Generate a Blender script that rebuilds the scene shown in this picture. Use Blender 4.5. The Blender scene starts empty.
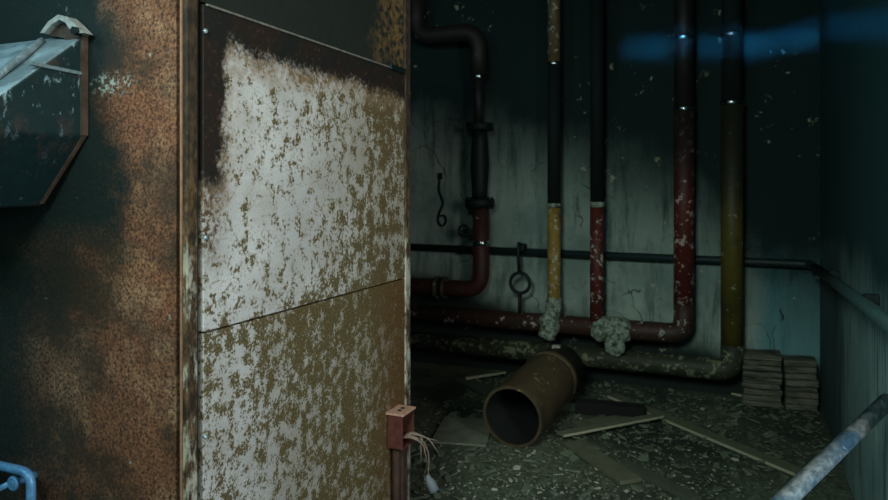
import bpy, bmesh, math, random
from mathutils import Vector, Matrix

random.seed(7)
PI = math.pi
scene = bpy.context.scene
COL = scene.collection

# ------------------------------------------------------------------ survey
# room frame: X along the back wall, Y into the room, Z up; the camera stands at (0, 0, 1.4)
CAMZ, FPX, HOR = 1.4, 700.0, 187.0
TH = math.atan(296.0 / 700.0)
CT, ST = math.cos(TH), math.sin(TH)

def ray(px, py):
    u, v = (px - 444) / FPX, (HOR - py) / FPX
    return Vector((u * CT - ST, u * ST + CT, v))

def onY(px, py, Y):
    r = ray(px, py)
    return Vector((0, 0, CAMZ)) + r * (Y / r.y)

def onX(px, py, X):
    r = ray(px, py)
    return Vector((0, 0, CAMZ)) + r * (X / r.x)

def onZ(px, py, Z=0.0):
    r = ray(px, py)
    return Vector((0, 0, CAMZ)) + r * ((Z - CAMZ) / r.z)

BACK = 5.085
RIGHT = 0.473
CABX, CABY, CABY2 = -1.2, 1.285, 2.49

# ------------------------------------------------------------------ nodes
def lin(c):
    return tuple(((v / 255) / 12.92 if v / 255 <= 0.04045 else ((v / 255 + 0.055) / 1.055) ** 2.4) for v in c)

class NT:
    def __init__(s, name):
        s.m = bpy.data.materials.new(name)
        s.m.use_nodes = True
        s.t = s.m.node_tree
        s.t.nodes.clear()
        s.out = s.t.nodes.new('ShaderNodeOutputMaterial')
        s.b = s.t.nodes.new('ShaderNodeBsdfPrincipled')
        s.t.links.new(s.b.outputs[0], s.out.inputs[0])
        s.pos = s.t.nodes.new('ShaderNodeNewGeometry').outputs['Position']
    def put(s, sock, v):
        if isinstance(v, bpy.types.NodeSocket):
            s.t.links.new(v, sock)
        elif isinstance(v, (tuple, list)):
            sock.default_value = tuple(v) + ((1,) if len(v) == 3 and sock.type == 'RGBA' else ())
        else:
            sock.default_value = v
    def math(s, op, a, b=0.0, c=0.0):
        n = s.t.nodes.new('ShaderNodeMath'); n.operation = op
        s.put(n.inputs[0], a); s.put(n.inputs[1], b); s.put(n.inputs[2], c)
        return n.outputs[0]
    def add(s, a, b): return s.math('ADD', a, b)
    def mul(s, a, b): return s.math('MULTIPLY', a, b)
    def sub(s, a, b): return s.math('SUBTRACT', a, b)
    def vec(s, sx=1, sy=1, sz=1, src=None):
        n = s.t.nodes.new('ShaderNodeVectorMath'); n.operation = 'MULTIPLY'
        s.put(n.inputs[0], src or s.pos); n.inputs[1].default_value = (sx, sy, sz)
        return n.outputs[0]
    def noise(s, scale, detail=4, rough=0.55, v=None, off=0.0, dist=0.0):
        n = s.t.nodes.new('ShaderNodeTexNoise')
        n.noise_dimensions = '4D'
        s.put(n.inputs['Vector'], v or s.pos)
        n.inputs['W'].default_value = off
        n.inputs['Scale'].default_value = scale; n.inputs['Detail'].default_value = detail
        n.inputs['Roughness'].default_value = rough; n.inputs['Distortion'].default_value = dist
        return n.outputs[0]
    def voronoi(s, scale, v=None, feature='F1'):
        n = s.t.nodes.new('ShaderNodeTexVoronoi'); n.feature = feature
        s.put(n.inputs['Vector'], v or s.pos); n.inputs['Scale'].default_value = scale
        return n.outputs['Distance']
    def step(s, x, a, b, lo=0.0, hi=1.0):
        n = s.t.nodes.new('ShaderNodeMapRange'); n.interpolation_type = 'SMOOTHSTEP'
        s.put(n.inputs[0], x); n.inputs[1].default_value = a; n.inputs[2].default_value = b
        n.inputs[3].default_value = lo; n.inputs[4].default_value = hi
        return n.outputs[0]
    def xyz(s):
        n = s.t.nodes.new('ShaderNodeSeparateXYZ'); s.put(n.inputs[0], s.pos)
        return n.outputs
    def mix(s, f, a, b):
        n = s.t.nodes.new('ShaderNodeMix'); n.data_type = 'RGBA'
        s.put(n.inputs['Factor'], f)
        s.put(n.inputs[6], a); s.put(n.inputs[7], b)
        return n.outputs[2]
    def bump(s, h, strength=0.3, dist=0.01):
        n = s.t.nodes.new('ShaderNodeBump')
        s.put(n.inputs['Height'], h); n.inputs['Strength'].default_value = strength
        n.inputs['Distance'].default_value = dist
        s.put(s.b.inputs['Normal'], n.outputs[0])
    def done(s, col, rough=0.8, metal=0.0, spec=0.3):
        s.put(s.b.inputs['Base Color'], col); s.put(s.b.inputs['Roughness'], rough)
        s.put(s.b.inputs['Metallic'], metal); s.put(s.b.inputs['Specular IOR Level'], spec)
        return s.m

def plain(name, rgb, rough=0.8, metal=0.0, var=0.35, scale=25, spec=0.3):
    n = NT(name)
    c = lin(rgb)
    k = n.noise(scale, 5)
    col = n.mix(k, tuple(v * (1 - var) for v in c), tuple(min(1, v * (1 + var)) for v in c))
    n.bump(k, 0.25, 0.004)
    return n.done(col, rough, metal, spec)

SHADE_TONE = lin((13, 34, 33))

def mat_back_wall():
    n = NT('shaded_plaster')
    x, y, z = n.xyz()
    big = n.noise(1.6, 5, 0.6)
    streak = n.noise(3.0, 6, 0.65, n.vec(5, 5, 0.7))
    fine = n.noise(22, 5, 0.65)
    col = n.mix(n.step(big, 0.3, 0.7), lin((98, 118, 112)), lin((152, 168, 158)))
    col = n.mix(n.step(streak, 0.48, 0.72, 0, 0.8), col, lin((48, 68, 64)))
    col = n.mix(n.step(fine, 0.56, 0.72, 0, 0.5), col, lin((58, 70, 64)))
    # bluish repainted patch by the right corner
    col = n.mix(n.step(n.add(x, n.mul(big, 0.3)), 0.22, 0.34, 0, 0.75), col, lin((74, 132, 140)))
    # darker towards the floor, reaching higher on the left
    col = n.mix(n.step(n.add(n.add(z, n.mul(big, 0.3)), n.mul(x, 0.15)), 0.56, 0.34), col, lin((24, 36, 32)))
    # light fading up the wall is painted in, lower towards the right corner
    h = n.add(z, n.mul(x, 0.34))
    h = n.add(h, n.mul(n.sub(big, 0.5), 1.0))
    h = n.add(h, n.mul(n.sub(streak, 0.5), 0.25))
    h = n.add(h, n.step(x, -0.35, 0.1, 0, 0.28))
    painted_shade = n.step(h, 0.72, 1.50)
    # cracks
    wob = n.t.nodes.new('ShaderNodeTexNoise'); wob.inputs['Scale'].default_value = 4; n.put(wob.inputs['Vector'], n.pos)
    wv = n.t.nodes.new('ShaderNodeVectorMath'); wv.operation = 'MULTIPLY_ADD'
    n.put(wv.inputs[0], wob.outputs['Color']); wv.inputs[1].default_value = (0.22, 0.22, 0.22); n.put(wv.inputs[2], n.pos)
    cr = n.voronoi(1.7, wv.outputs[0], 'DISTANCE_TO_EDGE')
    crack = n.mul(n.step(n.add(cr, n.mul(n.sub(fine, 0.5), 0.02)), 0.008, 0.0), n.step(big, 0.5, 0.56))
    col = n.mix(crack, col, lin((16, 26, 24)))
    col = n.mix(painted_shade, col, SHADE_TONE)
    # chips where the paint has flaked to pale plaster
    chip = n.noise(9, 5, 0.7, off=3.0)
    chip2 = n.noise(1.1, 2, 0.5, off=8.0)
    ck = n.mul(n.step(chip, 0.61, 0.65), n.step(chip2, 0.44, 0.54))
    col = n.mix(n.mul(ck, 0.8), col, lin((150, 150, 128)))
    n.bump(n.add(n.mul(fine, 0.5), streak), 0.3, 0.01)
    return n.done(col, 0.9)

def mat_right_wall():
    n = NT('streaked_shaded_plaster')
    x, y, z = n.xyz()
    big = n.noise(1.8, 5, 0.6, off=2.0)
    streak = n.noise(4.0, 6, 0.65, n.vec(6, 6, 0.6), off=4.0)
    fine = n.noise(30, 4)
    col = n.mix(n.step(big, 0.3, 0.7), lin((112, 146, 142)), lin((160, 190, 184)))
    col = n.mix(n.step(streak, 0.5, 0.68, 0, 0.75), col, lin((36, 60, 58)))
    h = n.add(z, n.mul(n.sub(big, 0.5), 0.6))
    painted_shade = n.step(h, 0.80, 1.15)  # shade higher up and in the back corner, put into the colour
    painted_shade = n.math('MAXIMUM', painted_shade, n.step(n.add(y, n.mul(n.sub(streak, 0.5), 0.8)), 3.5, 4.3, 0, 0.85))
    col = n.mix(painted_shade, col, lin((18, 62, 62)))
    n.bump(n.add(fine, streak), 0.3, 0.01)
    return n.done(col, 0.85)

def mat_floor():
    n = NT('dirt_floor')
    big = n.noise(1.3, 5, 0.6)
    mid = n.noise(9, 6, 0.7)
    fine = n.noise(60, 4, 0.7)
    v = n.voronoi(38)
    col = n.mix(n.step(big, 0.35, 0.65), lin((50, 60, 50)), lin((100, 110, 90)))
    col = n.mix(n.step(mid, 0.5, 0.7, 0, 0.7), col, lin((20, 28, 24)))
    col = n.mix(n.step(v, 0.3, 0.6, 0, 0.35), col, lin((14, 22, 20)))
    col = n.mix(n.step(fine, 0.60, 0.72, 0, 0.4), col, lin((136, 138, 120)))
    n.bump(n.add(n.mul(fine, 0.4), mid), 0.8, 0.03)
    return n.done(col, 0.9)

def spots(n, thr_in, sc=1.0, off=0.0):
    """crisp mottled rust flecks; thr_in raises or lowers the cover"""
    a = n.noise(95 * sc, 5, 0.66, off=off)
    b = n.noise(25 * sc, 3, 0.55, n.vec(1, 1, 0.85), off=off + 5)
    m = n.add(n.mul(a, 0.5), n.mul(b, 0.5))
    m = n.add(m, thr_in)
    return n.step(m, 0.508, 0.552), m

def mat_panel(kind):
    n = NT('rusted_white_paint_' + kind)
    x, y, z = n.xyz()
    big = n.noise(3.2, 4, 0.55, off=1.3)
    med = n.noise(9, 4, 0.6, off=2.3)
    vert = n.noise(8, 4, 0.6, n.vec(1, 2.2, 0.4), off=6.1)
    hi = n.noise(150, 3, 0.7, off=3.3)
    ext = n.mul(n.sub(big, 0.5), 0.14)
    grit = n.noise(75, 4, 0.7, off=17)
    yy = n.add(n.add(y, n.mul(n.sub(med, 0.5), 0.16)), n.mul(n.sub(grit, 0.5), 0.10))
    zz = n.add(n.add(z, n.mul(n.sub(med, 0.5), 0.12)), n.mul(n.sub(grit, 0.5), 0.12))
    if kind == 'upper':
        bias = n.add(ext, n.step(yy, 1.45, 2.45, -0.028, 0.05))
        bias = n.add(bias, n.mul(n.sub(vert, 0.5), n.step(y, 1.8, 2.2, 0.05, 0.26)))
        bias = n.add(bias, n.step(zz, 1.15, 1.03, 0, 0.03))
    else:
        bias = n.add(ext, n.step(yy, 1.36, 2.1, 0.004, 0.062))
        bias = n.add(bias, n.step(zz, 0.75, 1.06, 0.0, 0.03))
        bias = n.add(bias, n.mul(n.sub(vert, 0.5), 0.12))
    mask, raw = spots(n, bias, 1.0 if kind == 'upper' else 1.45)
    white = n.mix(n.step(big, 0.3, 0.7), lin((180, 179, 178)), lin((210, 210, 209)))
    white = n.mix(n.step(med, 0.42, 0.7, 0, 0.4), white, lin((158, 152, 140)))
    tint = n.step(raw, 0.46, 0.53, 0, 0.4)
    white = n.mix(tint, white, lin((150, 136, 104)))
    white = n.mix(n.step(hi, 0.52, 0.68, 0, 0.4), white, lin((110, 102, 84)))
    white = n.mix(n.mul(n.step(yy, 1.55, 2.4), 0.6), white, lin((132, 122, 96)))
    if kind == 'lower':
        white = n.mix(n.step(yy, 1.42, 1.75, 0.1, 0.55), white, lin((136, 126, 104)))
    rust = n.mix(n.step(hi, 0.38, 0.64), lin((56, 46, 18)), lin((112, 94, 48)))
    rust = n.mix(n.step(yy, 2.1, 2.45, 0, 0.5), rust, lin((84, 62, 36)))
    col = n.mix(n.mul(mask, 0.92), white, rust)
    h = n.mul(mask, 0.6)
    if kind == 'upper':
        # old dark rust: a band down the near edge and a band below the top seam
        side = n.mul(n.step(yy, 1.44, 1.40), n.step(zz, 1.36, 1.44))
        side2 = n.mul(n.step(yy, 1.425, 1.385), n.step(zz, 1.2, 1.3))
        top = n.step(n.add(zz, n.mul(n.sub(y, 1.33), 0.02)), 1.735, 1.785)
        col = n.mix(n.mul(side2, n.step(n.noise(70, 5, 0.7), 0.44, 0.54)), col, lin((86, 64, 48)))
        dark_base = n.step(n.noise(7, 5, 0.65, off=15), 0.42, 0.62)
        dk = n.math('MAXIMUM', side, top)
        fleck = n.step(n.noise(60, 4, 0.65, off=9), 0.55, 0.66, 0, 0.5)
        dark = n.mix(fleck, lin((38, 27, 21)), lin((92, 66, 50)))
        rim = n.math('MAXIMUM', n.mul(n.step(yy, 1.48, 1.41), n.step(zz, 1.3, 1.4)), n.step(zz, 1.66, 1.74))
        col = n.mix(n.mul(rim, n.step(n.noise(44, 4, 0.6, off=12), 0.38, 0.6, 0.15, 0.8)), col, lin((140, 116, 90)))
        dark = n.mix(n.mul(dark_base, 0.8), dark, lin((20, 28, 25)))
        col = n.mix(dk, col, dark)
    else:
        right = n.step(yy, 2.12, 2.42, 0, 0.8)
        col = n.mix(right, col, n.mix(n.step(hi, 0.35, 0.65), lin((56, 38, 18)), lin((118, 82, 42))))
    n.bump(n.add(h, n.mul(hi, 0.6)), 0.35, 0.003)
    return n.done(col, 0.72, 0, 0.25)

def mat_front_rust():
    n = NT('rust_and_dark_paint')
    x, y, z = n.xyz()
    big = n.noise(2.6, 5, 0.6, off=0.7)
    med = n.noise(12, 5, 0.65)
    fine = n.noise(120, 5, 0.8)
    xx = n.add(x, n.mul(n.sub(big, 0.5), 0.55))
    xx = n.add(xx, n.mul(n.sub(med, 0.5), 0.14))
    m = n.step(xx, -1.50, -1.36)
    lower = n.mul(n.step(z, 1.33, 1.2), n.step(xx, -1.86, -1.44, 0.05, 0.95))
    m = n.math('MAXIMUM', m, lower)
    rust = n.mix(n.step(fine, 0.36, 0.66), lin((44, 29, 22)), lin((156, 104, 74)))
    rust = n.mix(n.step(med, 0.48, 0.72, 0, 0.5), rust, lin((58, 38, 24)))
    rust = n.mix(n.mul(n.step(n.noise(5, 5, 0.7, off=4.4), 0.46, 0.66, 0, 0.8), n.step(fine, 0.4, 0.6)), rust, lin((176, 142, 110)))
    rust = n.mix(n.step(n.noise(4, 5, 0.65, off=14.4), 0.44, 0.62, 0, 0.85), rust, lin((48, 42, 32)))
    dark = n.mix(n.step(fine, 0.45, 0.75), lin((14, 32, 32)), lin((38, 48, 42)))
    col = n.mix(m, dark, rust)
    # scraped pale spots
    sc = n.mul(n.step(n.noise(17, 6, 0.75, off=21), 0.635, 0.68), n.step(n.noise(3.1, 3, off=30), 0.46, 0.56))
    p0 = onY(113, 82, CABY)
    dx = n.mul(n.sub(x, p0.x), 0.62); dz = n.mul(n.sub(z, p0.z - 0.005), 1.5)
    dd = n.math('SQRT', n.add(n.mul(dx, dx), n.mul(dz, dz)))
    sc = n.math('MAXIMUM', sc, n.mul(n.step(dd, 0.06, 0.02), n.step(n.noise(60, 6, 0.75, off=23), 0.50, 0.58)))
    col = n.mix(n.mul(sc, 0.8), col, lin((168, 182, 172)))
    n.bump(n.add(fine, med), 0.4, 0.004)
    return n.done(col, 0.75, 0, 0.3)

def mat_edge_rust():
    n = NT('edge_rust')
    x, y, z = n.xyz()
    f = n.noise(45, 5, 0.7, n.vec(1, 1, 0.5))
    g = n.noise(6, 4, 0.6, n.vec(1, 1, 0.4), off=2)
    pale = n.mul(n.step(n.noise(28, 5, 0.7, n.vec(1, 1, 0.35), off=7), 0.47, 0.6), n.step(n.add(z, n.mul(g, 0.3)), 1.5, 1.3))
    col = n.mix(n.step(f, 0.4, 0.65), lin((44, 34, 24)), lin((104, 82, 54)))
    col = n.mix(n.mul(pale, 0.8), col, lin((190, 188, 168)))
    col = n.mix(n.step(z, 1.35, 1.6, 0, 0.6), col, lin((34, 30, 26)))
    n.bump(f, 0.4, 0.003)
    return n.done(col, 0.75)

def mat_pipe(name, rgb, chip=0.66, dirt=0.5, soot_z=None, chiprgb=(170, 172, 160)):
    n = NT(name)
    x, y, z = n.xyz()
    c = lin(rgb)
    a = n.noise(18, 5, 0.7)
    b = n.noise(34, 4, 0.65, off=4)
    col = n.mix(a, tuple(v * 0.55 for v in c), tuple(v * 1.3 for v in c))
    col = n.mix(n.step(n.noise(7, 4, off=1), 0.48, 0.7, 0, dirt), col, lin((34, 38, 30)))
    ck = n.step(n.add(n.mul(b, 0.6), n.mul(n.noise(11, 3, off=6), 0.4)), chip - 0.09, chip - 0.055)
    col = n.mix(n.mul(ck, 0.8), col, lin(chiprgb))
    if soot_z is not None:
        col = n.mix(n.step(n.add(z, n.mul(n.sub(a, 0.5), 0.5)), soot_z, soot_z + 0.5, 0, 0.85), col, lin((20, 27, 24)))
    n.bump(n.add(ck, a), 0.3, 0.004)
    return n.done(col, 0.6, 0, 0.35)

XR_HOOD = onY(87, 90, CABY).x
def mat_hood():
    n = NT('dark_scuffed_enamel')
    x, y, z = n.xyz()
    f = n.noise(30, 5, 0.7)
    g = n.noise(6, 4, 0.6, n.vec(1, 1, 2.0), off=3)
    dark = n.mix(f, lin((8, 32, 36)), lin((26, 52, 54)))
    grey = n.mix(f, lin((130, 156, 168)), lin((186, 206, 214)))
    # sky light on the upper slope, painted in as pale blue-grey
    top = n.mul(n.step(n.math('ABSOLUTE', n.sub(x, XR_HOOD - 0.31)), 0.3095, 0.306), n.step(n.add(g, n.mul(f, 0.4)), 0.55, 0.75, 1.0, 0.45))
    top = n.mul(top, n.step(z, 1.56, 1.60))
    col = n.mix(top, dark, grey)
    sc = n.mul(n.step(n.noise(34, 6, 0.75, n.vec(1, 1, 0.45), off=11), 0.57, 0.65), n.step(z, 1.5, 1.62, 0.25, 1))
    col = n.mix(n.step(n.noise(14, 5, 0.7, off=19), 0.5, 0.7, 0, 0.35), col, lin((92, 70, 56)))
    col = n.mix(n.mul(sc, 0.7), col, lin((160, 190, 200)))
    n.bump(f, 0.25, 0.004)
    return n.done(col, 0.55, 0, 0.3)

M = dict(
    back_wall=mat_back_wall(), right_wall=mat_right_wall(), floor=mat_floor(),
    upper=mat_panel('upper'), lower=mat_panel('lower'), front=mat_front_rust(), edge=mat_edge_rust(),
    trim=plain('dark_rusted_steel', (28, 32, 28), 0.7, 0, 0.6, 40),
    seam=plain('worn_bright_edge', (128, 126, 116), 0.5, 0.3, 0.95, 40),
    bead=plain('worn_corner_bead', (136, 104, 82), 0.6, 0, 0.75, 40),
    screw=plain('zinc_screw', (170, 190, 196), 0.35, 0.6, 0.4, 200),
    hood=mat_hood(),
    hood_weld=plain('chipped_pale_weld', (110, 130, 134), 0.6, 0, 0.95, 90),
    hood_rim=plain('rusty_rim', (72, 60, 52), 0.6, 0, 1.0, 34),
    hood_lug=plain('worn_grey_lug', (168, 172, 168), 0.5, 0.2, 0.7, 60),
    blue_steel=plain('blue_enamelled_steel', (104, 160, 214), 0.4, 0.2, 0.6, 60, 0.5),
    red=mat_pipe('flaking_red_paint', (84, 32, 27), 0.635, 0.5),
    darkred=mat_pipe('dull_red_paint', (60, 30, 26), 0.69, 0.6, 1.5),
    bigred=mat_pipe('chipped_red_paint', (84, 32, 27), 0.628, 0.45, 1.2, (190, 176, 166)),
    redflat=mat_pipe('dirty_red_paint', (58, 37, 30), 0.655, 0.75),
    yellow=mat_pipe('flaking_yellow_paint', (138, 114, 52), 0.63, 0.6),
    dirtyyellow=mat_pipe('grimy_yellow_paint', (96, 82, 54), 0.62, 0.8),
    olive=mat_pipe('olive_paint', (86, 78, 26), 0.68, 0.5, 1.0),
    oliveflat=mat_pipe('grimy_olive_paint', (48, 54, 38), 0.618, 0.75, None, (120, 126, 100)),
    black=plain('black_lagging', (8, 23, 22), 0.85, 0, 0.4, 30),
    iron=plain('blackened_iron', (10, 28, 27), 0.6, 0.1, 0.4, 30),
    rail=plain('dark_teal_conduit_paint', (18, 38, 37), 0.55, 0, 0.4, 30),
    railr=plain('pale_teal_conduit_paint', (48, 72, 70), 0.55, 0, 0.4, 30),
    band=plain('bright_tin_band', (170, 180, 178), 0.2, 1.0, 0.25, 60, 0.6),
    oldpipe=mat_pipe('brown_rusted_pipe', (72, 61, 42), 0.67, 0.8, None, (130, 112, 74)),
    pipe_in=plain('dark_bore', (16, 22, 20), 0.95),  # one dark tone for the inside of the loose pipe
    lath_edge=plain('lath_edge_light', (160, 160, 136), 0.85, 0, 0.3, 30),
    lath=plain('grey_lath', (98, 102, 82), 0.85, 0, 0.5, 24),
    board=plain('weathered_board', (92, 96, 76), 0.9, 0, 0.5, 22),
    board2=plain('damp_board', (72, 80, 68), 0.9, 0, 0.5, 22),
    fibre=plain('grey_fibreboard', (104, 110, 94), 0.95, 0, 0.7, 14),
    dark_spot_block=plain('dark_block_tone', (22, 24, 22), 0.95),
    chip=plain('pale_flake', (158, 158, 142), 0.9, 0, 0.4, 20),
    rubble=plain('grey_rubble', (84, 94, 78), 0.95, 0, 0.98, 9),
    boxpaint=plain('faded_red_box_paint', (84, 46, 38), 0.75, 0, 0.95, 40),
    boxtop=plain('pink_worn_box_paint', (178, 138, 120), 0.7, 0, 0.6, 60),
    boxin=plain('dark_box_inside', (22, 28, 28), 0.9),
    wire=plain('dusty_white_wire', (128, 112, 98), 0.7, 0, 0.6, 80),
    conduit=plain('rusty_conduit', (58, 40, 31), 0.8, 0, 0.95, 24),
    plug=plain('grey_plastic_plug', (108, 116, 122), 0.6, 0, 0.2, 40),
)

def mat_slats():
    n = NT('rotting_timber')
    k = n.noise(9, 6, 0.7, n.vec(0.5, 1, 7))
    col = n.mix(n.step(k, 0.35, 0.65), lin((44, 50, 44)), lin((116, 114, 98)))
    n.bump(k, 0.5, 0.005)
    return n.done(col, 0.95)
M['slat'] = mat_slats()
def mat_lagging():
    n = NT('crumbling_lagging')
    f = n.noise(30, 6, 0.75); g = n.noise(12, 4, 0.6, off=3)
    col = n.mix(n.step(f, 0.36, 0.62), lin((52, 64, 54)), lin((150, 164, 146)))
    col = n.mix(n.step(g, 0.54, 0.66, 0, 0.8), col, lin((30, 40, 34)))
    n.bump(f, 0.8, 0.012)
    return n.done(col, 0.95)
M['lump'] = mat_lagging()

def mat_top_strip():
    n = NT('sooted_strip_with_rust')
    x, y, z = n.xyz()
    f = n.noise(40, 6, 0.75)
    g = n.noise(5, 4, 0.6, off=2)
    col = n.mix(f, lin((16, 26, 23)), lin((38, 42, 36)))
    r = n.step(n.add(y, n.mul(n.sub(g, 0.5), 0.6)), 2.2, 2.38)
    col = n.mix(n.mul(r, n.step(f, 0.42, 0.58)), col, lin((112, 88, 52)))
    n.bump(f, 0.3, 0.003)
    return n.done(col, 0.75)
M['top_strip'] = mat_top_strip()

def mat_pole():
    n = NT('galvanised_pole')
    k = n.noise(40, 5, 0.75)
    j = n.noise(9, 4, 0.6, off=3)
    col = n.mix(n.step(k, 0.35, 0.68), lin((96, 112, 118)), lin((190, 198, 198)))
    col = n.mix(n.step(j, 0.44, 0.62, 0, 0.8), col, lin((44, 100, 128)))
    col = n.mix(n.step(n.noise(70, 3, off=8), 0.64, 0.7, 0, 0.8), col, lin((225, 232, 232)))
    n.bump(k, 0.25, 0.003)
    return n.done(col, 0.42, 0.35, 0.5)
M['pole'] = mat_pole()

# ------------------------------------------------------------------ meshes
def add_box(bm, c, s, rot=None, bev=0.0):
    r = bmesh.ops.create_cube(bm, size=1.0)
    vs = r['verts']
    mt = Matrix.Translation(Vector(c)) @ (rot.to_4x4() if rot else Matrix.Identity(4)) @ Matrix.Diagonal((s[0], s[1], s[2], 1))
    bmesh.ops.transform(bm, matrix=mt, verts=vs)
    if bev:
        es = list({e for v in vs for e in v.link_edges})
        bmesh.ops.bevel(bm, geom=es, offset=bev, segments=2, affect='EDGES', profile=0.5)

def box_bm(lo, hi, bev=0.0):
    bm = bmesh.new()
    add_box(bm, [(a + b) / 2 for a, b in zip(lo, hi)], [b - a for a, b in zip(lo, hi)], None, bev)
    return bm

def fillet(pts, rad, seg=8):
    pts = [Vector(p) for p in pts]
    out = [pts[0]]
    for a, b, c in zip(pts, pts[1:], pts[2:]):
        d1, d2 = (a - b), (c - b)
        r = min(rad, d1.length * 0.49, d2.length * 0.49)
        p1, p2 = b + d1.normalized() * r, b + d2.normalized() * r
        for i in range(seg + 1):
            t = i / seg
            out.append(p1 * (1 - t) ** 2 + b * 2 * t * (1 - t) + p2 * t ** 2)
    out.append(pts[-1])
    return out

def add_tube(bm, pts, rad, seg=20, caps=True, wob=0.0):
    pts = [Vector(p) for p in pts]
    rads = rad if isinstance(rad, (list, tuple)) else [rad] * len(pts)
    rings = []
    up = None
    for i, p in enumerate(pts):
        t = (pts[min(i + 1, len(pts) - 1)] - pts[max(i - 1, 0)]).normalized()
        if up is None:
            up = t.orthogonal().normalized()
        up = (up - t * up.dot(t)).normalized()
        side = t.cross(up)
        ring = []
        for k in range(seg):
            a = 2 * PI * k / seg
            r = rads[i] * (1 + (random.uniform(-wob, wob) if wob else 0))
            ring.append(bm.verts.new(p + (up * math.cos(a) + side * math.sin(a)) * r))
        rings.append(ring)
    for r0, r1 in zip(rings, rings[1:]):
        for k in range(seg):
            f = bm.faces.new((r0[k], r0[(k + 1) % seg], r1[(k + 1) % seg], r1[k]))
            f.smooth = True
    if caps:
        bm.faces.new(rings[0][::-1]); bm.faces.new(rings[-1])

def tube(pts, rad, **k):
    bm = bmesh.new(); add_tube(bm, pts, rad, **k); return bm

def add_prism(bm, poly, vec):
    """extrude a planar 3D polygon by vec"""
    a = [bm.verts.new(Vector(p)) for p in poly]
    b = [bm.verts.new(Vector(p) + Vector(vec)) for p in poly]
    bm.faces.new(a[::-1]); bm.faces.new(b)
    n = len(a)
    for i in range(n):
        bm.faces.new((a[i], a[(i + 1) % n], b[(i + 1) % n], b[i]))

def add_torus(bm, c, R, r, axis='Y', seg=28, ms=10):
    c = Vector(c)
    rings = []
    for i in range(seg):
        a = 2 * PI * i / seg
        if axis == 'Y': d = Vector((math.cos(a), 0, math.sin(a))); n = Vector((0, 1, 0))
        elif axis == 'X': d = Vector((0, math.cos(a), math.sin(a))); n = Vector((1, 0, 0))
        else: d = Vector((math.cos(a), math.sin(a), 0)); n = Vector((0, 0, 1))
        rings.append([bm.verts.new(c + d * (R + r * math.cos(2 * PI * k / ms)) + n * r * math.sin(2 * PI * k / ms)) for k in range(ms)])
    for i in range(seg):
        r0, r1 = rings[i], rings[(i + 1) % seg]
        for k in range(ms):
            bm.faces.new((r0[k], r0[(k + 1) % ms], r1[(k + 1) % ms], r1[k])).smooth = True

def origin_of(o):
    v = Vector(o.location)
    p = o.parent
    while p:
        v += Vector(p.location); p = p.parent
    return v

def obj(name, bm, mat, parent=None):
    """one mesh object; coordinates are given in the room frame"""
    bmesh.ops.recalc_face_normals(bm, faces=bm.faces[:])
    co = [v.co.copy() for v in bm.verts]
    lo = Vector((min(c.x for c in co), min(c.y for c in co), min(c.z for c in co)))
    hi = Vector((max(c.x for c in co), max(c.y for c in co), max(c.z for c in co)))
    if parent:
        base = origin_of(parent)
        loc = Vector((0, 0, 0))
    else:
        base = Vector(((lo.x + hi.x) / 2, (lo.y + hi.y) / 2, lo.z)); loc = base
    for v in bm.verts:
        v.co -= base
    me = bpy.data.meshes.new(name)
    bm.to_mesh(me); bm.free()
    me.materials.append(mat)
    o = bpy.data.objects.new(name, me)
    COL.objects.link(o)
    o.location = loc
    o.parent = parent
    return o

def tag(o, label, cat, group=None):
    o['label'] = label; o['category'] = cat
    if group: o['group'] = group
    return o

def thing(name, label, cat, loc, group=None):
    o = bpy.data.objects.new(name, None)
    o.empty_display_size = 0.1
    COL.objects.link(o); o.location = loc
    return tag(o, label, cat, group)

def struct(name, bm, mat):
    o = obj(name, bm, mat); o['kind'] = 'structure'; return o

# ------------------------------------------------------------------ the room
T = 0.15
CEIL = 3.05
struct('floor', box_bm((-4.2, -0.8, -0.1), (3.2, BACK + T, 0)), M['floor'])
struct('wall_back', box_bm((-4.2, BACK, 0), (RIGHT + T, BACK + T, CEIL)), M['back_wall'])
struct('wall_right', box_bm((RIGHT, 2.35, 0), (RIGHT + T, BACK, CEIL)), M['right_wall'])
struct('wall_left', box_bm((-4.2, 0.4, 0), (-4.05, BACK, CEIL)), M['black'])
struct('ceiling', box_bm((-4.2, 1.2, CEIL), (RIGHT + T, BACK + T, CEIL + 0.1)), M['black'])

# ------------------------------------------------------------------ the big rusty steel cabinet
cab = thing('steel_cabinet', 'huge rusty steel cabinet with flaking white side panels filling the left half', 'cabinet', (-1.9, 1.9, 0))
CL, CTOP = -2.75, 2.42
PT = 0.012
obj('body', box_bm((CL, CABY + 0.02, 0.0), (CABX - 0.03, CABY2 - 0.02, CTOP - 0.02)), M['trim'], cab)
obj('front_panel', box_bm((CL, CABY, 0.02), (CABX - 0.035, CABY + 0.018, CTOP), 0.002), M['front'], cab)
# corner angle: bead on the front, narrow leg round the side, then a groove
bm = bmesh.new()
add_box(bm, (CABX - 0.0145, CABY - 0.0045, CTOP / 2 + 0.01), (0.005, 0.007, CTOP - 0.02), None, 0.0015)
obj('corner_bead', bm, M['bead'], cab)
obj('corner_angle', box_bm((CABX - 0.012, CABY - 0.004, 0.0), (CABX + 0.002, CABY + 0.032, CTOP), 0.003), M['edge'], cab)
obj('groove', box_bm((CABX - 0.03, CABY + 0.032, 0.0), (CABX - 0.016, CABY + 0.055, CTOP)), M['trim'], cab)
PY0 = 1.338
def zc(px, py):            # a height read on the side face
    return onX(px, py, CABX).z
zs0, zs1 = 1.045, 1.045
ztop = 1.845
obj('lower_panel', box_bm((CABX - 0.02, PY0, 0.03), (CABX, CABY2 - 0.045, zs0 - 0.0025), 0.002), M['lower'], cab)
obj('upper_panel', box_bm((CABX - 0.02, PY0, zs0 + 0.0025), (CABX, CABY2 - 0.045, ztop), 0.002), M['upper'], cab)
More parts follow.
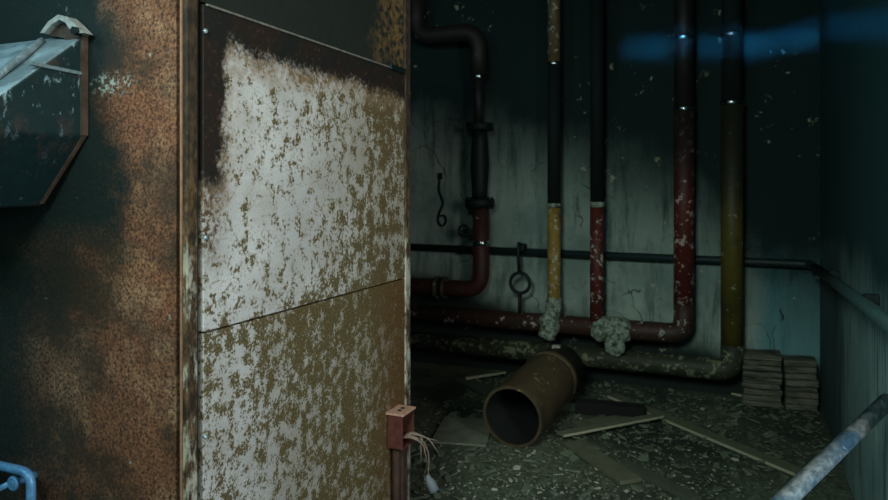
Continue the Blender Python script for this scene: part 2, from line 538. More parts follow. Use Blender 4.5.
tp = obj('top_panel', box_bm((CABX - 0.03, PY0, ztop + 0.006), (CABX - 0.006, CABY2 - 0.045, CTOP), 0.002), M['top_strip'], cab)
tp['label'] = 'black sooted strip above the white panels'
sl = obj('seam_lip', box_bm((CABX - 0.004, PY0 + 0.01, ztop - 0.003), (CABX + 0.004, CABY2 - 0.17, ztop + 0.003), 0.001), M['seam'], cab)
obj('far_edge_angle', box_bm((CABX - 0.03, CABY2 - 0.043, 0), (CABX + 0.004, CABY2, CTOP), 0.003), M['edge'], cab)
lat = bmesh.new()
add_box(lat, (CABX + 0.001, CABY2 - 0.11, ztop + 0.003), (0.014, 0.12, 0.022), Matrix.Rotation(0.0, 3, 'X'), 0.003)
obj('latch', lat, M['iron'], cab)
for px, py in ((201, 30), (202, 238), (203, 438)):
    p = onX(px, py, CABX); p.y = max(p.y, PY0 + 0.006)
    bm = bmesh.new()
    add_tube(bm, [(CABX - 0.002, p.y, p.z), (CABX + 0.003, p.y, p.z), (CABX + 0.0055, p.y, p.z)], [0.0062, 0.006, 0.0035], seg=14)
    obj('screw', bm, M['screw'], cab)

# chute (a folded steel hopper) that stands out from the cabinet front; its right side plate faces us
HY = CABY
def F(px, py, dy=0.0):
    return onY(px, py, HY - dy)
XR = F(87, 90).x
def S(px, py): return onX(px, py, XR)
A_, B_, C_ = S(80, 33), S(88, 136), S(41, 206)
A_.y = B_.y = HY - 0.004
IN = 0.13
C_ = onX(41, 206, XR - IN)
K_ = Vector((XR, 0.93, B_.z - 0.004)); D_ = Vector((XR - IN, 0.99, C_.z - 0.005)); G_ = S(2, 93)
H_ = G_ + (G_ - A_) * 0.22
WID = 0.62
prof = [A_, B_, C_, D_, K_, H_]
bm = bmesh.new()
va = [bm.verts.new(p) for p in prof]
vb = [bm.verts.new(Vector((2 * (XR - WID / 2) - p.x, p.y, p.z))) for p in prof]
for q in (va, vb):
    bm.faces.new((q[0], q[1], q[4], q[5])); bm.faces.new((q[1], q[2], q[3], q[4]))
for i in range(6):
    bm.faces.new((va[i], va[(i + 1) % 6], vb[(i + 1) % 6], vb[i]))
bmesh.ops.recalc_face_normals(bm, faces=bm.faces[:])
bmesh.ops.bevel(bm, geom=[e for e in bm.edges if any(v.co.y < HY - 0.05 for v in e.verts)], offset=0.008, segments=3, affect='EDGES', profile=0.5)
hood = obj('hopper', bm, M['hood'], cab)
hood['label'] = 'dark folded steel hopper with sky light painted pale on its upper slope'
# rim along the plate's edge against the cabinet and under it
o_ = Vector((0.004, 0, 0))
def strip(a, b, w, name, mat):
    d = (b - a).normalized(); nn = d.cross(Vector((1, 0, 0))).normalized() * w
    bm = bmesh.new()
    add_prism(bm, [a - nn * 0.5, b - nn * 0.5, b + nn * 0.5, a + nn * 0.5], (0.014, 0, 0))
    return obj(name, bm, M[mat], hood)
strip(A_ + Vector((-0.004, -0.008, 0.0)), B_ + Vector((-0.004, -0.008, 0)), 0.015, 'rim', 'hood_rim')
strip(B_ + Vector((-0.004, -0.006, 0.004)), C_ + Vector((-0.004, -0.004, 0.006)), 0.009, 'rim', 'hood_rim')
zs = S(60, 70).z
strip(Vector((XR - 0.009, HY - 0.02, zs)), Vector((XR - 0.009, S(30, 70).y, zs + 0.004)), 0.008, 'weld', 'hood_weld')
# raised bead that curves down over the upper slope
sl_ = (G_ - A_)
def on_slope(t, dx, up=0.006): return A_ + sl_ * t + Vector((-dx, 0, up + 0.012 * (1 - abs(2 * t - 1))))
pts = [on_slope(0.10, 0.13), on_slope(0.25, 0.115), on_slope(0.5, 0.09), on_slope(0.8, 0.085), on_slope(1.15, 0.085)]
obj('bead', tube(fillet(pts, 0.05, 5), 0.009, seg=10), M['hood'], hood)
# lug with bolt at the top corner
bm = bmesh.new()
lug = [F(54, 36), F(62, 25), F(72, 18), F(80, 20), F(88, 27), F(97, 36), F(90, 37), F(84, 33), F(79, 26), F(73, 23), F(65, 28), F(58, 36)]
add_prism(bm, [(p.x, HY - 0.010, p.z) for p in lug], (0, -0.030, 0))
lg = obj('lug', bm, M['hood_lug'], cab)
bm = bmesh.new()
add_prism(bm, [(p.x, HY - 0.006, p.z) for p in (F(57, 37), F(66, 27), F(73, 22), F(80, 25), F(88, 36), F(84, 45), F(78, 66), F(73, 66), F(72, 40))], (0, -0.016, 0))
obj('web', bm, M['hood_rim'], lg)
p = F(80, 32, 0.03)
bm = bmesh.new()
add_tube(bm, [(p.x, HY - 0.03, p.z), (p.x, HY - 0.05, p.z)], 0.011, seg=6)
obj('bolt', bm, M['iron'], lg)
# rounded pull handle low on the front
hz = F(10, 468, 0.06).z; hx = F(31, 480, 0.06).x
yh = HY - 0.06
hp = fillet([(hx - 0.34, yh + 0.06, hz), (hx - 0.34, yh, hz), (hx, yh, hz), (hx, yh, hz - 0.22), (hx - 0.34, yh, hz - 0.22), (hx - 0.34, yh + 0.06, hz - 0.22)], 0.035, 6)
hd = obj('handle', tube(hp, 0.0115, seg=12), M['blue_steel'], cab)
hd['label'] = 'blue-grey rounded pull handle'
b = F(17, 482, 0.05)
bm = bmesh.new()
add_torus(bm, (b.x, yh, b.z), 0.014, 0.006, 'Y', 18, 8)
add_tube(bm, [(b.x, yh + 0.06, b.z), (b.x, yh - 0.006, b.z)], 0.010, seg=12)
add_tube(bm, [(b.x - 0.014, yh, b.z - 0.003), (b.x - 0.07, yh, b.z - 0.03), (b.x - 0.09, yh, b.z - 0.09)], 0.008, seg=8)
obj('catch', bm, M['blue_steel'], hd)

# ------------------------------------------------------------------ outlet box with wires at the cabinet's far edge
bx0, bx1 = CABX + 0.004, CABX + 0.066
by0, by1, bz0, bz1 = 2.295, 2.39, 0.440, 0.562
ob = thing('junction_box', 'open red junction box with loose wires on the cabinet edge', 'junction box', (bx0, 2.35, bz0))
obj('back_plate', box_bm((bx0, by0, bz0), (bx0 + 0.004, by1, bz1)), M['boxin'], ob)
bm = bmesh.new()
add_box(bm, ((bx0 + bx1) / 2, by0, (bz0 + bz1) / 2), (bx1 - bx0, 0.005, bz1 - bz0), None, 0.001)
add_box(bm, ((bx0 + bx1) / 2, by1, (bz0 + bz1) / 2), (bx1 - bx0, 0.005, bz1 - bz0), None, 0.001)
add_box(bm, ((bx0 + bx1) / 2, (by0 + by1) / 2, bz0), (bx1 - bx0, by1 - by0, 0.005), None, 0.001)
obj('casing', bm, M['boxpaint'], ob)
bm = bmesh.new()
add_box(bm, ((bx0 + bx1) / 2, (by0 + by1) / 2, bz1 + 0.004), (bx1 - bx0 + 0.012, by1 - by0 + 0.014, 0.008), None, 0.002)
bt = obj('top_plate', bm, M['boxtop'], ob)
for dy in (-0.014, 0.014):
    bm = bmesh.new()
    add_tube(bm, [((bx0 + bx1) / 2, 2.345 + dy, bz1 + 0.006), ((bx0 + bx1) / 2, 2.345 + dy, bz1 + 0.0095)], 0.0085, seg=14)
    obj('knockout_hole', bm, M['boxin'], bt)
ends = [(0.09, 0.07, -0.06), (0.10, 0.04, -0.10), (0.075, 0.02, -0.09), (0.11, 0.09, -0.035), (0.12, 0.06, -0.075), (0.06, 0.0, -0.05)]
for i, e in enumerate(ends):
    s = Vector((bx0 + 0.03, by0 + 0.02 + 0.012 * i, bz0 + 0.03))
    pts = fillet([s, s + Vector((0.045, 0.005, 0.012)), s + Vector((0.06 + e[0] * 0.3, e[1] * 0.4, -0.01)), s + Vector(e)], 0.03, 5)
    obj('wire', tube(pts, 0.0026, seg=6), M['wire'], ob)
# long wire that ends in a plug
s = Vector((bx0 + 0.04, by1 - 0.02, bz0 + 0.02))
pts = fillet([s, s + Vector((0.05, 0.02, 0.0)), s + Vector((0.085, 0.02, -0.05)), s + Vector((0.09, 0.0, -0.14))], 0.04, 5)
w = obj('wire', tube(pts, 0.0026, seg=6), M['wire'], ob)
q = pts[-1]
bm = bmesh.new()
add_tube(bm, [q + Vector((0, 0, 0.012)), q, q + Vector((0.008, 0, -0.012)), q + Vector((0.026, 0, -0.045))], [0.006, 0.012, 0.017, 0.021], seg=10)
obj('plug', bm, M['plug'], w)
for dy, r in ((2.325, 0.014), (2.36, 0.016), (2.395, 0.011)):
    obj('conduit', tube([(bx0 + 0.02, dy, 0.0), (bx0 + 0.02, dy, bz0 - 0.002)], r, seg=14), M['conduit'], ob)

# ------------------------------------------------------------------ pipes along the back wall
YP = 4.90
def P(px, py, Y=YP): return onY(px, py, Y)
def zz_pipe(px_list, Y=YP): return [P(a, b, Y) for a, b in px_list]

def band(parent, c, r, axis='Z', h=0.032, mat='band'):
    d = Vector((0, 0, h / 2)) if axis == 'Z' else Vector((h / 2, 0, 0))
    c = Vector(c)
    bm = bmesh.new()
    add_tube(bm, [c - d, c - d * 0.6, c + d * 0.6, c + d], [r * 1.03, r * 1.1, r * 1.1, r * 1.03], seg=24)
    return obj('clamp_band', bm, M[mat], parent)

def wrap(parent, pts, rads, seed=1, tail=None):
    """ragged lagging wound round a pipe along pts"""
    from mathutils import noise as mn
    bm = bmesh.new()
    P_ = [Vector(p) for p in pts]
    fine, rr = [], []
    for i in range(len(P_) - 1):
        for k in range(10):
            t = k / 10
            fine.append(P_[i].lerp(P_[i + 1], t)); rr.append(rads[i] * (1 - t) + rads[i + 1] * t)
    fine.append(P_[-1]); rr.append(rads[-1])
    add_tube(bm, fine, rr, seg=40)
    if tail:
        r = bmesh.ops.create_icosphere(bm, subdivisions=4, radius=1.0)
        for v in r['verts']:
            v.co = Vector(tail[0]) + Vector((v.co.x * tail[1], v.co.y * tail[2], v.co.z * tail[3]))
    bm.normal_update()
    o3 = Vector((seed * 3.1, seed, 0))
    for v in bm.verts:
        k = 0.024 * mn.noise(v.co * 11 + o3) + 0.014 * mn.noise(v.co * 30 + o3) + 0.007 * mn.noise(v.co * 70 + o3)
        v.co += v.normal * k
    for f in bm.faces: f.smooth = True
    return obj('plaster_wrap', bm, M['lump'], parent)

TOPZ = CEIL - 0.002
# main red line: down the wall from the ceiling, elbow, then left behind the cabinet
RB, RZ = 0.066, 0.425
xr = P(684, 250).x
mr = thing('red_pipe', 'thick red pipe with chipped white paint turning left at an elbow low down', 'pipe', (xr, YP, RZ - RB))
zb = P(684, 109).z
obj('pipe', tube([(xr, YP, zb), (xr, YP, RZ + 0.2)], RB, seg=28), M['bigred'], mr)
obj('lower_run', tube(fillet([(xr, YP, RZ + 0.2), (xr, YP, RZ), (-2.9, YP, RZ)], 0.16, 10), RB, seg=28), M['redflat'], mr)
obj('sooted_section', tube([(xr, YP, zb), (xr, YP, TOPZ)], RB * 0.94, seg=24), M['darkred'], mr)
band(mr, (xr, YP, zb), RB); band(mr, (xr, YP, P(684, 38).z), RB * 0.94)
xa, xb = P(593, 335).x, P(630, 335).x
lp = wrap(mr, [(xa, YP, RZ), (xa + 0.03, YP, RZ), (xb - 0.05, YP, RZ), (xb, YP, RZ)], [RB + 0.004, RB + 0.022, RB + 0.024, RB + 0.004], 3, (P(614, 346, YP - 0.085), 0.062, 0.03, 0.085))
lp['label'] = 'crumbling pale lagging around the pipe joint'

# olive line to its right, elbow lower
OB, OZ = 0.070, 0.212
xo = P(732, 250).x
mo = thing('olive_pipe', 'thick yellow-olive pipe right of the red one turning left near the floor', 'pipe', (xo, YP, OZ - OB))
zo = P(732, 103).z
obj('pipe', tube([(xo, YP, zo), (xo, YP, OZ + 0.17)], OB * 0.98, seg=28), M['olive'], mo)
obj('lower_run', tube(fillet([(xo, YP, OZ + 0.17), (xo, YP, OZ), (-2.9, YP, OZ)], 0.13, 10), OB, seg=28), M['oliveflat'], mo)
obj('sooted_section', tube([(xo, YP, zo), (xo, YP, TOPZ)], OB * 0.92, seg=24), M['black'], mo)
band(mo, (xo, YP, zo), OB); band(mo, (xo, YP, P(732, 35).z), OB * 0.92)

# thin yellow riser
YT = YP - 0.015
xy = P(554, 200, YT).x
my = thing('yellow_pipe', 'thin yellow pipe with a black wrapped middle dropping into the red pipe', 'pipe', (xy, YT, RZ))
z1, z2 = P(554, 205, YT).z, P(554, 64, YT).z
RY = 0.047
obj('pipe', tube([(xy, YT, RZ - 0.02), (xy, YT, z1)], RY, seg=22), M['yellow'], my)
obj('black_sleeve', tube([(xy, YT, z1), (xy, YT, z2)], RY * 0.98, seg=22), M['black'], my)
obj('upper_section', tube([(xy, YT, z2), (xy, YT, TOPZ)], RY * 0.96, seg=22), M['dirtyyellow'], my)
band(my, (xy, YT, z2), RY * 0.98, 'Z', 0.026)
bm = bmesh.new()
add_tube(bm, [(xy, YT, z1 - 0.02), (xy, YT, z1 - 0.008), (xy, YT, z1 + 0.012)], [RY * 1.02, RY * 1.10, RY * 1.06], seg=24, wob=0.05)
obj('paint_edge', bm, M['lump'], my)
l2 = wrap(my, [(xy + 0.005, YT, RZ + 0.19), (xy - 0.005, YT - 0.01, RZ + 0.09), (xy - 0.02, YT - 0.05, RZ), (xy - 0.035, YT - 0.055, RZ - 0.08)], [RY + 0.002, RY + 0.014, RY + 0.020, RY + 0.008], 8)
l2['label'] = 'pale crumbling wrap at the foot of the riser'

# thin red riser
xd = P(597, 230, YT).x
md = thing('red_riser_pipe', 'thin red riser between the yellow pipe and the thick red pipe, black above', 'pipe', (xd, YT, RZ))
z3 = P(597, 204, YT).z
RR = 0.048
obj('pipe', tube([(xd, YT, RZ - 0.02), (xd, YT, z3)], RR, seg=22), M['red'], md)
obj('black_sleeve', tube([(xd, YT, z3), (xd, YT, TOPZ)], RR * 0.98, seg=22), M['black'], md)
bm = bmesh.new()
add_tube(bm, [(xd, YT, z3 - 0.022), (xd, YT, z3 - 0.008), (xd, YT, z3 + 0.014)], [RR * 1.02, RR * 1.1, RR * 1.06], seg=24, wob=0.06)
obj('paint_edge', bm, M['lump'], md)

# valve line at the left: ceiling, jog to the right, valve, elbow back left
xv = P(481, 243).x
zj = P(450, 34).z
xl = P(416, 20).x
mv = thing('valve_pipe', 'dark red pipe with flanged black valve nearest the cabinet', 'pipe', (xv, YP, 0.6))
RV = 0.062
zv1, zv0 = P(478, 76).z, P(481, 243).z
zlow = P(450, 288).z
obj('pipe', tube(fillet([(xl, YP, TOPZ), (xl, YP, zj), (xv - 0.02, YP, zj), (xv - 0.02, YP, zv1)], 0.14, 9), RV * 1.05, seg=24), M['darkred'], mv)
band(mv, (xv - 0.02, YP, zv1), RV * 0.62, 'Z', 0.045)
obj('neck', tube([(xv - 0.02, YP, zv1), (xv - 0.02, YP, P(478, 124).z)], RV * 0.6, seg=18), M['darkred'], mv)
bm = bmesh.new()
zf = P(478, 127).z
xw = xv - 0.01
add_tube(bm, [(xw, YP, zf - 0.028), (xw, YP, zf - 0.026), (xw, YP, zf + 0.026), (xw, YP, zf + 0.028)], [0.095, 0.10, 0.10, 0.095], seg=24)
obj('flange', bm, M['iron'], mv)
zf2 = P(480, 203).z
obj('valve_body', tube([(xw, YP, zf - 0.02), (xw, YP, zf - 0.10), (xw, YP, (zf + zf2) / 2), (xw, YP, zf2 + 0.1), (xw, YP, zf2)], [0.055, 0.06, 0.072, 0.06, 0.055], seg=22), M['iron'], mv)
bm = bmesh.new()
add_tube(bm, [(xw, YP, zf2 - 0.03), (xw, YP, zf2 - 0.028), (xw, YP, zf2 + 0.028), (xw, YP, zf2 + 0.03)], [0.105, 0.11, 0.11, 0.105], seg=24)
f2 = obj('flange', bm, M['iron'], mv)
for k in range(8):
    a = k * PI / 4 + 0.3
    bm = bmesh.new()
    c = Vector((xw + 0.09 * math.cos(a), YP + 0.09 * math.sin(a), zf2))
    add_tube(bm, [c - Vector((0, 0, 0.045)), c + Vector((0, 0, 0.045))], 0.011, seg=6)
    obj('flange_bolt', bm, M['iron'], f2)
obj('lower_pipe', tube(fillet([(xv, YP, zf2), (xv, YP, zlow), (-2.9, YP, zlow)], 0.13, 9), RV, seg=24), M['darkred'], mv)
band(mv, (xv, YP, zv0), RV, 'Z', 0.035)
# small side valve with its wheel just above the band
c = P(464, 231, YP - 0.05)
bm = bmesh.new()
add_tube(bm, [(xv, YP, c.z), (c.x, YP - 0.05, c.z)], 0.018, seg=12)
add_torus(bm, (c.x, YP - 0.05, c.z), 0.042, 0.010, 'Y', 22, 8)
for k in range(2):
    a = k * PI / 2
    d = Vector((math.cos(a), 0, math.sin(a))) * 0.042
    add_tube(bm, [Vector((c.x, YP - 0.05, c.z)) - d, Vector((c.x, YP - 0.05, c.z)) + d], 0.006, seg=6)
obj('valve_wheel', bm, M['iron'], mv)
# old flange joint on the horizontal end
fx = P(441, 289).x
bm = bmesh.new()
for dx in (-0.045, 0.015):
    add_tube(bm, [(fx + dx, YP, zlow), (fx + dx + 0.028, YP, zlow)], RV * 1.35, seg=22)
fo = obj('coupling', bm, M['oliveflat'], mv)

# thin conduit rail round the back and right walls
zr = 0.905
rl = thing('wall_conduit', 'thin dark conduit running level along the back wall and round the right corner', 'conduit', (-0.5, BACK - 0.05, zr))
YR = BACK - 0.05
obj('back_run', tube(fillet([(-2.9, YR, zr + 0.02), (RIGHT - 0.05, YR, zr), (RIGHT - 0.05, YR - 0.12, zr)], 0.06, 6), 0.028, seg=16), M['rail'], rl)
obj('side_run', tube([(RIGHT - 0.05, YR - 0.12, zr), (RIGHT - 0.05, 2.37, zr + 0.08)], 0.026, seg=16), M['railr'], rl)
for x in (-2.0, -0.95, -0.02):
    bm = bmesh.new()
    add_box(bm, (x, YR + 0.025, zr + 0.008), (0.03, 0.052, 0.075), None, 0.004)
    obj('clip', bm, M['iron'], rl)
for y in (3.0, 4.1):
    bm = bmesh.new()
    add_box(bm, (RIGHT - 0.025, y, zr + 0.075 * (YR - 0.12 - y) / (YR - 0.12 - 2.52)), (0.052, 0.03, 0.078), None, 0.004)
    obj('clip', bm, M['iron'], rl)

# ring hanger
YH = YP - 0.02
c = P(520, 283, YH)
rh = thing('ring_hanger', 'black iron ring on a rod hanging from the conduit before the wall', 'hanger', (c.x, YH, RZ + RB))
bm = bmesh.new(); add_torus(bm, c, 0.073, 0.013, 'Y')
obj('ring', bm, M['iron'], rh)
zt = P(518, 248, YH).z
bm = bmesh.new()
add_tube(bm, fillet([(c.x - 0.012, YH + 0.02, zt + 0.04), (c.x - 0.016, YH, zt - 0.04), (c.x - 0.004, YH, c.z + 0.073)], 0.05, 5), 0.013, seg=10)
add_box(bm, (c.x - 0.012, YR - 0.065, zt), (0.05, 0.09, 0.05), None, 0.006)
obj('upper_rod', bm, M['iron'], rh)
obj('lower_rod', tube([(c.x, YH, c.z - 0.073), (c.x - 0.003, YH, RZ + RB - 0.004)], 0.014, seg=10), M['iron'], rh)

# wire hook on the wall, left of the valve
pts = [P(440, 178, BACK - 0.012), P(439, 190, BACK - 0.02), P(444, 203, BACK - 0.02), P(439, 214, BACK - 0.02), P(438, 222, BACK - 0.02), P(442, 227, BACK - 0.02), P(447, 222, BACK - 0.02), P(445, 215, BACK - 0.02), P(440, 216, BACK - 0.02)]
hk = thing('wall_hook', 'bent black wire hook on the bare wall beside the cabinet', 'hook', (pts[0].x, BACK, pts[4].z))
obj('wire', tube(fillet(pts, 0.03, 5), 0.007, seg=8), M['iron'], hk)
bm = bmesh.new()
add_box(bm, (pts[0].x, BACK - 0.008, pts[0].z + 0.015), (0.035, 0.016, 0.05), None, 0.004)
obj('plate', bm, M['iron'], hk)

# ------------------------------------------------------------------ big loose pipe on the floor
mouth = Vector((-1.125, 3.60, 0.168)); tail = Vector((-1.065, 4.50, 0.235))
ax = (tail - mouth).normalized()
L = (tail - mouth).length
R0, WALLT = 0.165, 0.012
bp = thing('loose_pipe', 'large rusty brown pipe length lying on the floor, open mouth towards us', 'pipe', (mouth.x, mouth.y, 0))
bm = bmesh.new()
prof = [(0.0, R0), (0.012, R0 + 0.004), (0.05, R0), (L * 0.5, R0), (L * 0.66, R0), (L * 0.68, R0 * 0.99)]
add_tube(bm, [mouth + ax * a for a, r in prof], [r for a, r in prof], seg=48, caps=False)
add_tube(bm, [mouth + ax * a for a in (0, L * 0.6)], R0 - WALLT, seg=48, caps=False)
# annulus at the mouth
bmesh.ops.remove_doubles(bm, verts=bm.verts[:], dist=1e-6)
bm.verts.ensure_lookup_table()
obj('shell', bm, M['oldpipe'], bp)
bm = bmesh.new()
add_tube(bm, [mouth + ax * a for a in (0.006, L * 0.45)], R0 - WALLT - 0.002, seg=48, caps=False)
obj('inner_wall', bm, M['pipe_in'], bp)
bm = bmesh.new()
u_ = ax.orthogonal().normalized(); v_ = ax.cross(u_)
ringpts = [[bm.verts.new(mouth + ax * t + (u_ * math.cos(2 * PI * k / 48) + v_ * math.sin(2 * PI * k / 48)) * r) for k in range(48)]
           for t, r in ((0.006, R0 + 0.005), (-0.005, R0 + 0.003), (-0.005, R0 - WALLT), (0.006, R0 - WALLT))]
for q in range(4):
    r0_, r1_ = ringpts[q], ringpts[(q + 1) % 4]
    for k in range(48):
        bm.faces.new((r0_[k], r0_[(k + 1) % 48], r1_[(k + 1) % 48], r1_[k]))
obj('mouth_rim', bm, M['oldpipe'], bp)
bm = bmesh.new()
add_tube(bm, [mouth + ax * (L * 0.68), mouth + ax * (L * 0.69), mouth + ax * (L * 0.74), mouth + ax * (L * 0.75), mouth + ax * L], [R0 * 0.99, R0 * 1.05, R0 * 1.05, R0 * 0.84, R0 * 0.84], seg=40)
obj('collar', bm, M['oldpipe'], bp)
bm = bmesh.new()
add_tube(bm, [mouth + ax * (L * 0.45), mouth + ax * (L * 0.46)], R0 - WALLT - 0.001, seg=40)
obj('bore', bm, M['pipe_in'], bp)
ck = obj('paint_chip', box_bm(tail + Vector((-0.05, -0.08, R0 * 0.86 - 0.02)), tail + Vector((0.0, -0.04, R0 * 0.86 + 0.002))), M['chip'], bp)
# a brick it rests on
cr = bmesh.new()
add_box(cr, (-1.07, 4.36, 0.027), (0.24, 0.11, 0.052), Matrix.Rotation(0.2, 3, 'Z'), 0.006)
tag(obj('brick', cr, M['board2']), 'dark brick wedged under the far end of the large loose pipe', 'brick')

# ------------------------------------------------------------------ timber and litter on the floor
def plank(name, p0, p1, width, thick, mat, label, cat, z0=0.004, z1=None):
    """p0, p1: the edge nearest us; the plank lies away from it"""
    a, b = Vector(p0), Vector(p1)
    a.z = b.z = 0
    d = (b - a); ln = d.length; ang = math.atan2(d.y, d.x)
    z1 = z0 if z1 is None else z1
    pitch = math.atan2(z1 - z0, ln)
    nrm = Vector((-math.sin(ang), math.cos(ang), 0))
    if nrm.y < 0: nrm = -nrm
    c = (a + b) / 2 + nrm * width / 2
    rot = Matrix.Rotation(ang, 3, 'Z') @ Matrix.Rotation(-pitch, 3, 'Y')
    bm = bmesh.new()
    add_box(bm, (c.x, c.y, (z0 + z1) / 2 + thick / 2), (ln, width, thick), rot, min(0.003, thick * 0.2))
    o = tag(obj(name, bm, M[mat]), label, cat)
    if mat == 'lath':  # pale strip: light along the near edge, painted in
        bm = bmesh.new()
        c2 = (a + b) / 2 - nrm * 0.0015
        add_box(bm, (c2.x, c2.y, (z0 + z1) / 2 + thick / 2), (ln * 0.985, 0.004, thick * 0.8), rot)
        obj('edge_light_strip', bm, M['lath_edge'], o)['label'] = 'pale strip with the light on the near edge painted in'
    return o

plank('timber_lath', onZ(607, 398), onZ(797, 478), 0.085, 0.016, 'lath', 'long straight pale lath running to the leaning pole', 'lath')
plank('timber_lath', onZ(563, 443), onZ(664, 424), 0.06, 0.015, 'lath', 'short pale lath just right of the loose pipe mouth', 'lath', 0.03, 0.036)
plank('timber_board', onZ(620, 487), onZ(563, 447), 0.12, 0.020, 'board', 'wide brown board sloping down-right in front of the loose pipe', 'board', 0.006)
plank('timber_board', onZ(690, 505), onZ(617, 467), 0.075, 0.022, 'board2', 'narrow board at the bottom edge right of the wide brown board', 'board')
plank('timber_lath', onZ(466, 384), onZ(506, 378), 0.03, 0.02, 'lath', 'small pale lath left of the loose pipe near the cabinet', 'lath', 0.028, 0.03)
plank('timber_board', onZ(505, 406), onZ(455, 382), 0.11, 0.020, 'board2', 'dark board under the small pale lath, behind the loose pipe mouth', 'board')
plank('dark_block', onZ(575, 414), onZ(645, 421), 0.10, 0.07, 'dark_spot_block', 'short black block right of the loose pipe', 'dark_spot_block')  # plain dark block set at a dark spot on the floor
plank('fibreboard_sheet', onZ(430, 444), onZ(486, 448), 0.42, 0.012, 'fibre', 'crumpled grey fibreboard sheet between cabinet and loose pipe', 'sheet')
plank('fibreboard_sheet', onZ(585, 432), onZ(650, 424), 0.16, 0.012, 'board', 'brown fibreboard scrap behind the short pale lath', 'sheet', 0.004)
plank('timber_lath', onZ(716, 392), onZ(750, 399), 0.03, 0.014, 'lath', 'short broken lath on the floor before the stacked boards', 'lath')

# stacked slats at the foot of the back wall
def slat_stack(px0, px1, n, ztop, Y, names, grp, seed):
    rng = random.Random(seed)
    x0, x1 = onY(px0, 380, Y).x, onY(px1, 380, Y).x
    t = ztop / n
    words_ = ['bottom', 'second', 'third', 'fourth', 'fifth', 'sixth', 'seventh', 'eighth', 'ninth', 'tenth']
    for i in range(n):
        bm = bmesh.new()
        w = 0.16 + rng.uniform(-0.02, 0.03)
        cx = (x0 + x1) / 2 + rng.uniform(-0.006, 0.006)
        z = t * (i + 0.5)
        y = Y + 0.08 + rng.uniform(-0.018, 0.012)
        add_box(bm, (cx, y, z), (x1 - x0 - 0.012 + rng.uniform(-0.012, 0.004), w, t * 0.86), Matrix.Rotation(rng.uniform(-0.02, 0.02), 3, 'Z'), 0.003)
        bmesh.ops.subdivide_edges(bm, edges=[e for e in bm.edges if abs(e.verts[0].co.x - e.verts[1].co.x) > 0.1], cuts=6)
        for v in bm.verts:
            v.co.z += 0.004 * math.sin(v.co.x * 23 + seed) + rng.uniform(-0.0015, 0.0015)
            v.co.y += rng.uniform(-0.004, 0.004)
        pos = 'topmost' if i == n - 1 else words_[i] + ' from the floor' if i else 'lowest'
        tag(obj('stacked_board', bm, M['slat']), 'rotting grey board, %s in the %s' % (pos, names), 'board', grp)
slat_stack(741, 783, 9, 0.335, 4.90, 'board stack beside the olive pipe', 'boards stacked beside the olive pipe', 3)
slat_stack(784, 819, 8, 0.315, 4.89, 'board stack in the right corner', 'boards stacked in the right corner', 11)

# fine rubble: nobody could count it
def flake(bm, c, s, rng):
    n = rng.randint(4, 6)
    a0 = rng.uniform(0, 6.28)
    pts = []
    rx, ry = s * rng.uniform(0.6, 1.3), s * rng.uniform(0.35, 0.9)
    tilt = Matrix.Rotation(rng.uniform(-0.5, 0.5), 3, 'X') @ Matrix.Rotation(rng.uniform(-0.5, 0.5), 3, 'Y')
    spin = Matrix.Rotation(a0, 3, 'Z')
    th = s * rng.uniform(0.12, 0.4)
    lo, hi = [], []
    for k in range(n):
        a = 2 * PI * k / n + rng.uniform(-0.3, 0.3)
        q = Vector((rx * math.cos(a), ry * math.sin(a), 0))
        lo.append(bm.verts.new(Vector(c) + tilt @ (spin @ (q + Vector((0, 0, -th / 2))))))
        hi.append(bm.verts.new(Vector(c) + tilt @ (spin @ (q * 0.85 + Vector((0, 0, th / 2))))))
    bm.faces.new(lo[::-1]); bm.faces.new(hi)
    for k in range(n):
        bm.faces.new((lo[k], lo[(k + 1) % n], hi[(k + 1) % n], hi[k]))

rng = random.Random(5)
bm = bmesh.new()
k = 0
while k < 5200:
    x, y = rng.uniform(-1.75, RIGHT - 0.03), rng.uniform(1.9, BACK - 0.05)
    if x < CABX + 0.05 and y < CABY2 + 0.05: continue
    s = rng.uniform(0.005, 0.016) * (1.0 if rng.random() < 0.8 else 2.4)
    flake(bm, (x, y, s * 0.25), s, rng); k += 1
rb = obj('floor_rubble', bm, M['rubble'])
rb['kind'] = 'stuff'; tag(rb, 'fine grey rubble and dirt crumbs covering the whole floor', 'rubble')

# pale crumbs of plaster, thickest in front of the loose pipe
bm = bmesh.new()
for k in range(650):
    px = min(800, max(425, rng.gauss(590, 105))); py = 502 - abs(rng.gauss(0, 42))
    q = onZ(px, max(py, 400))
    s = rng.uniform(0.003, 0.008) * (2.0 if rng.random() < 0.12 else 1.0)
    if q.x < CABX + 0.08 and q.y < CABY2 + 0.05: continue
    flake(bm, (q.x, q.y, 0.006 + s * 0.2), s, rng)
cb = obj('plaster_crumbs', bm, M['chip'])
cb['kind'] = 'stuff'; tag(cb, 'scatter of tiny pale plaster crumbs in front of the loose pipe', 'crumbs')

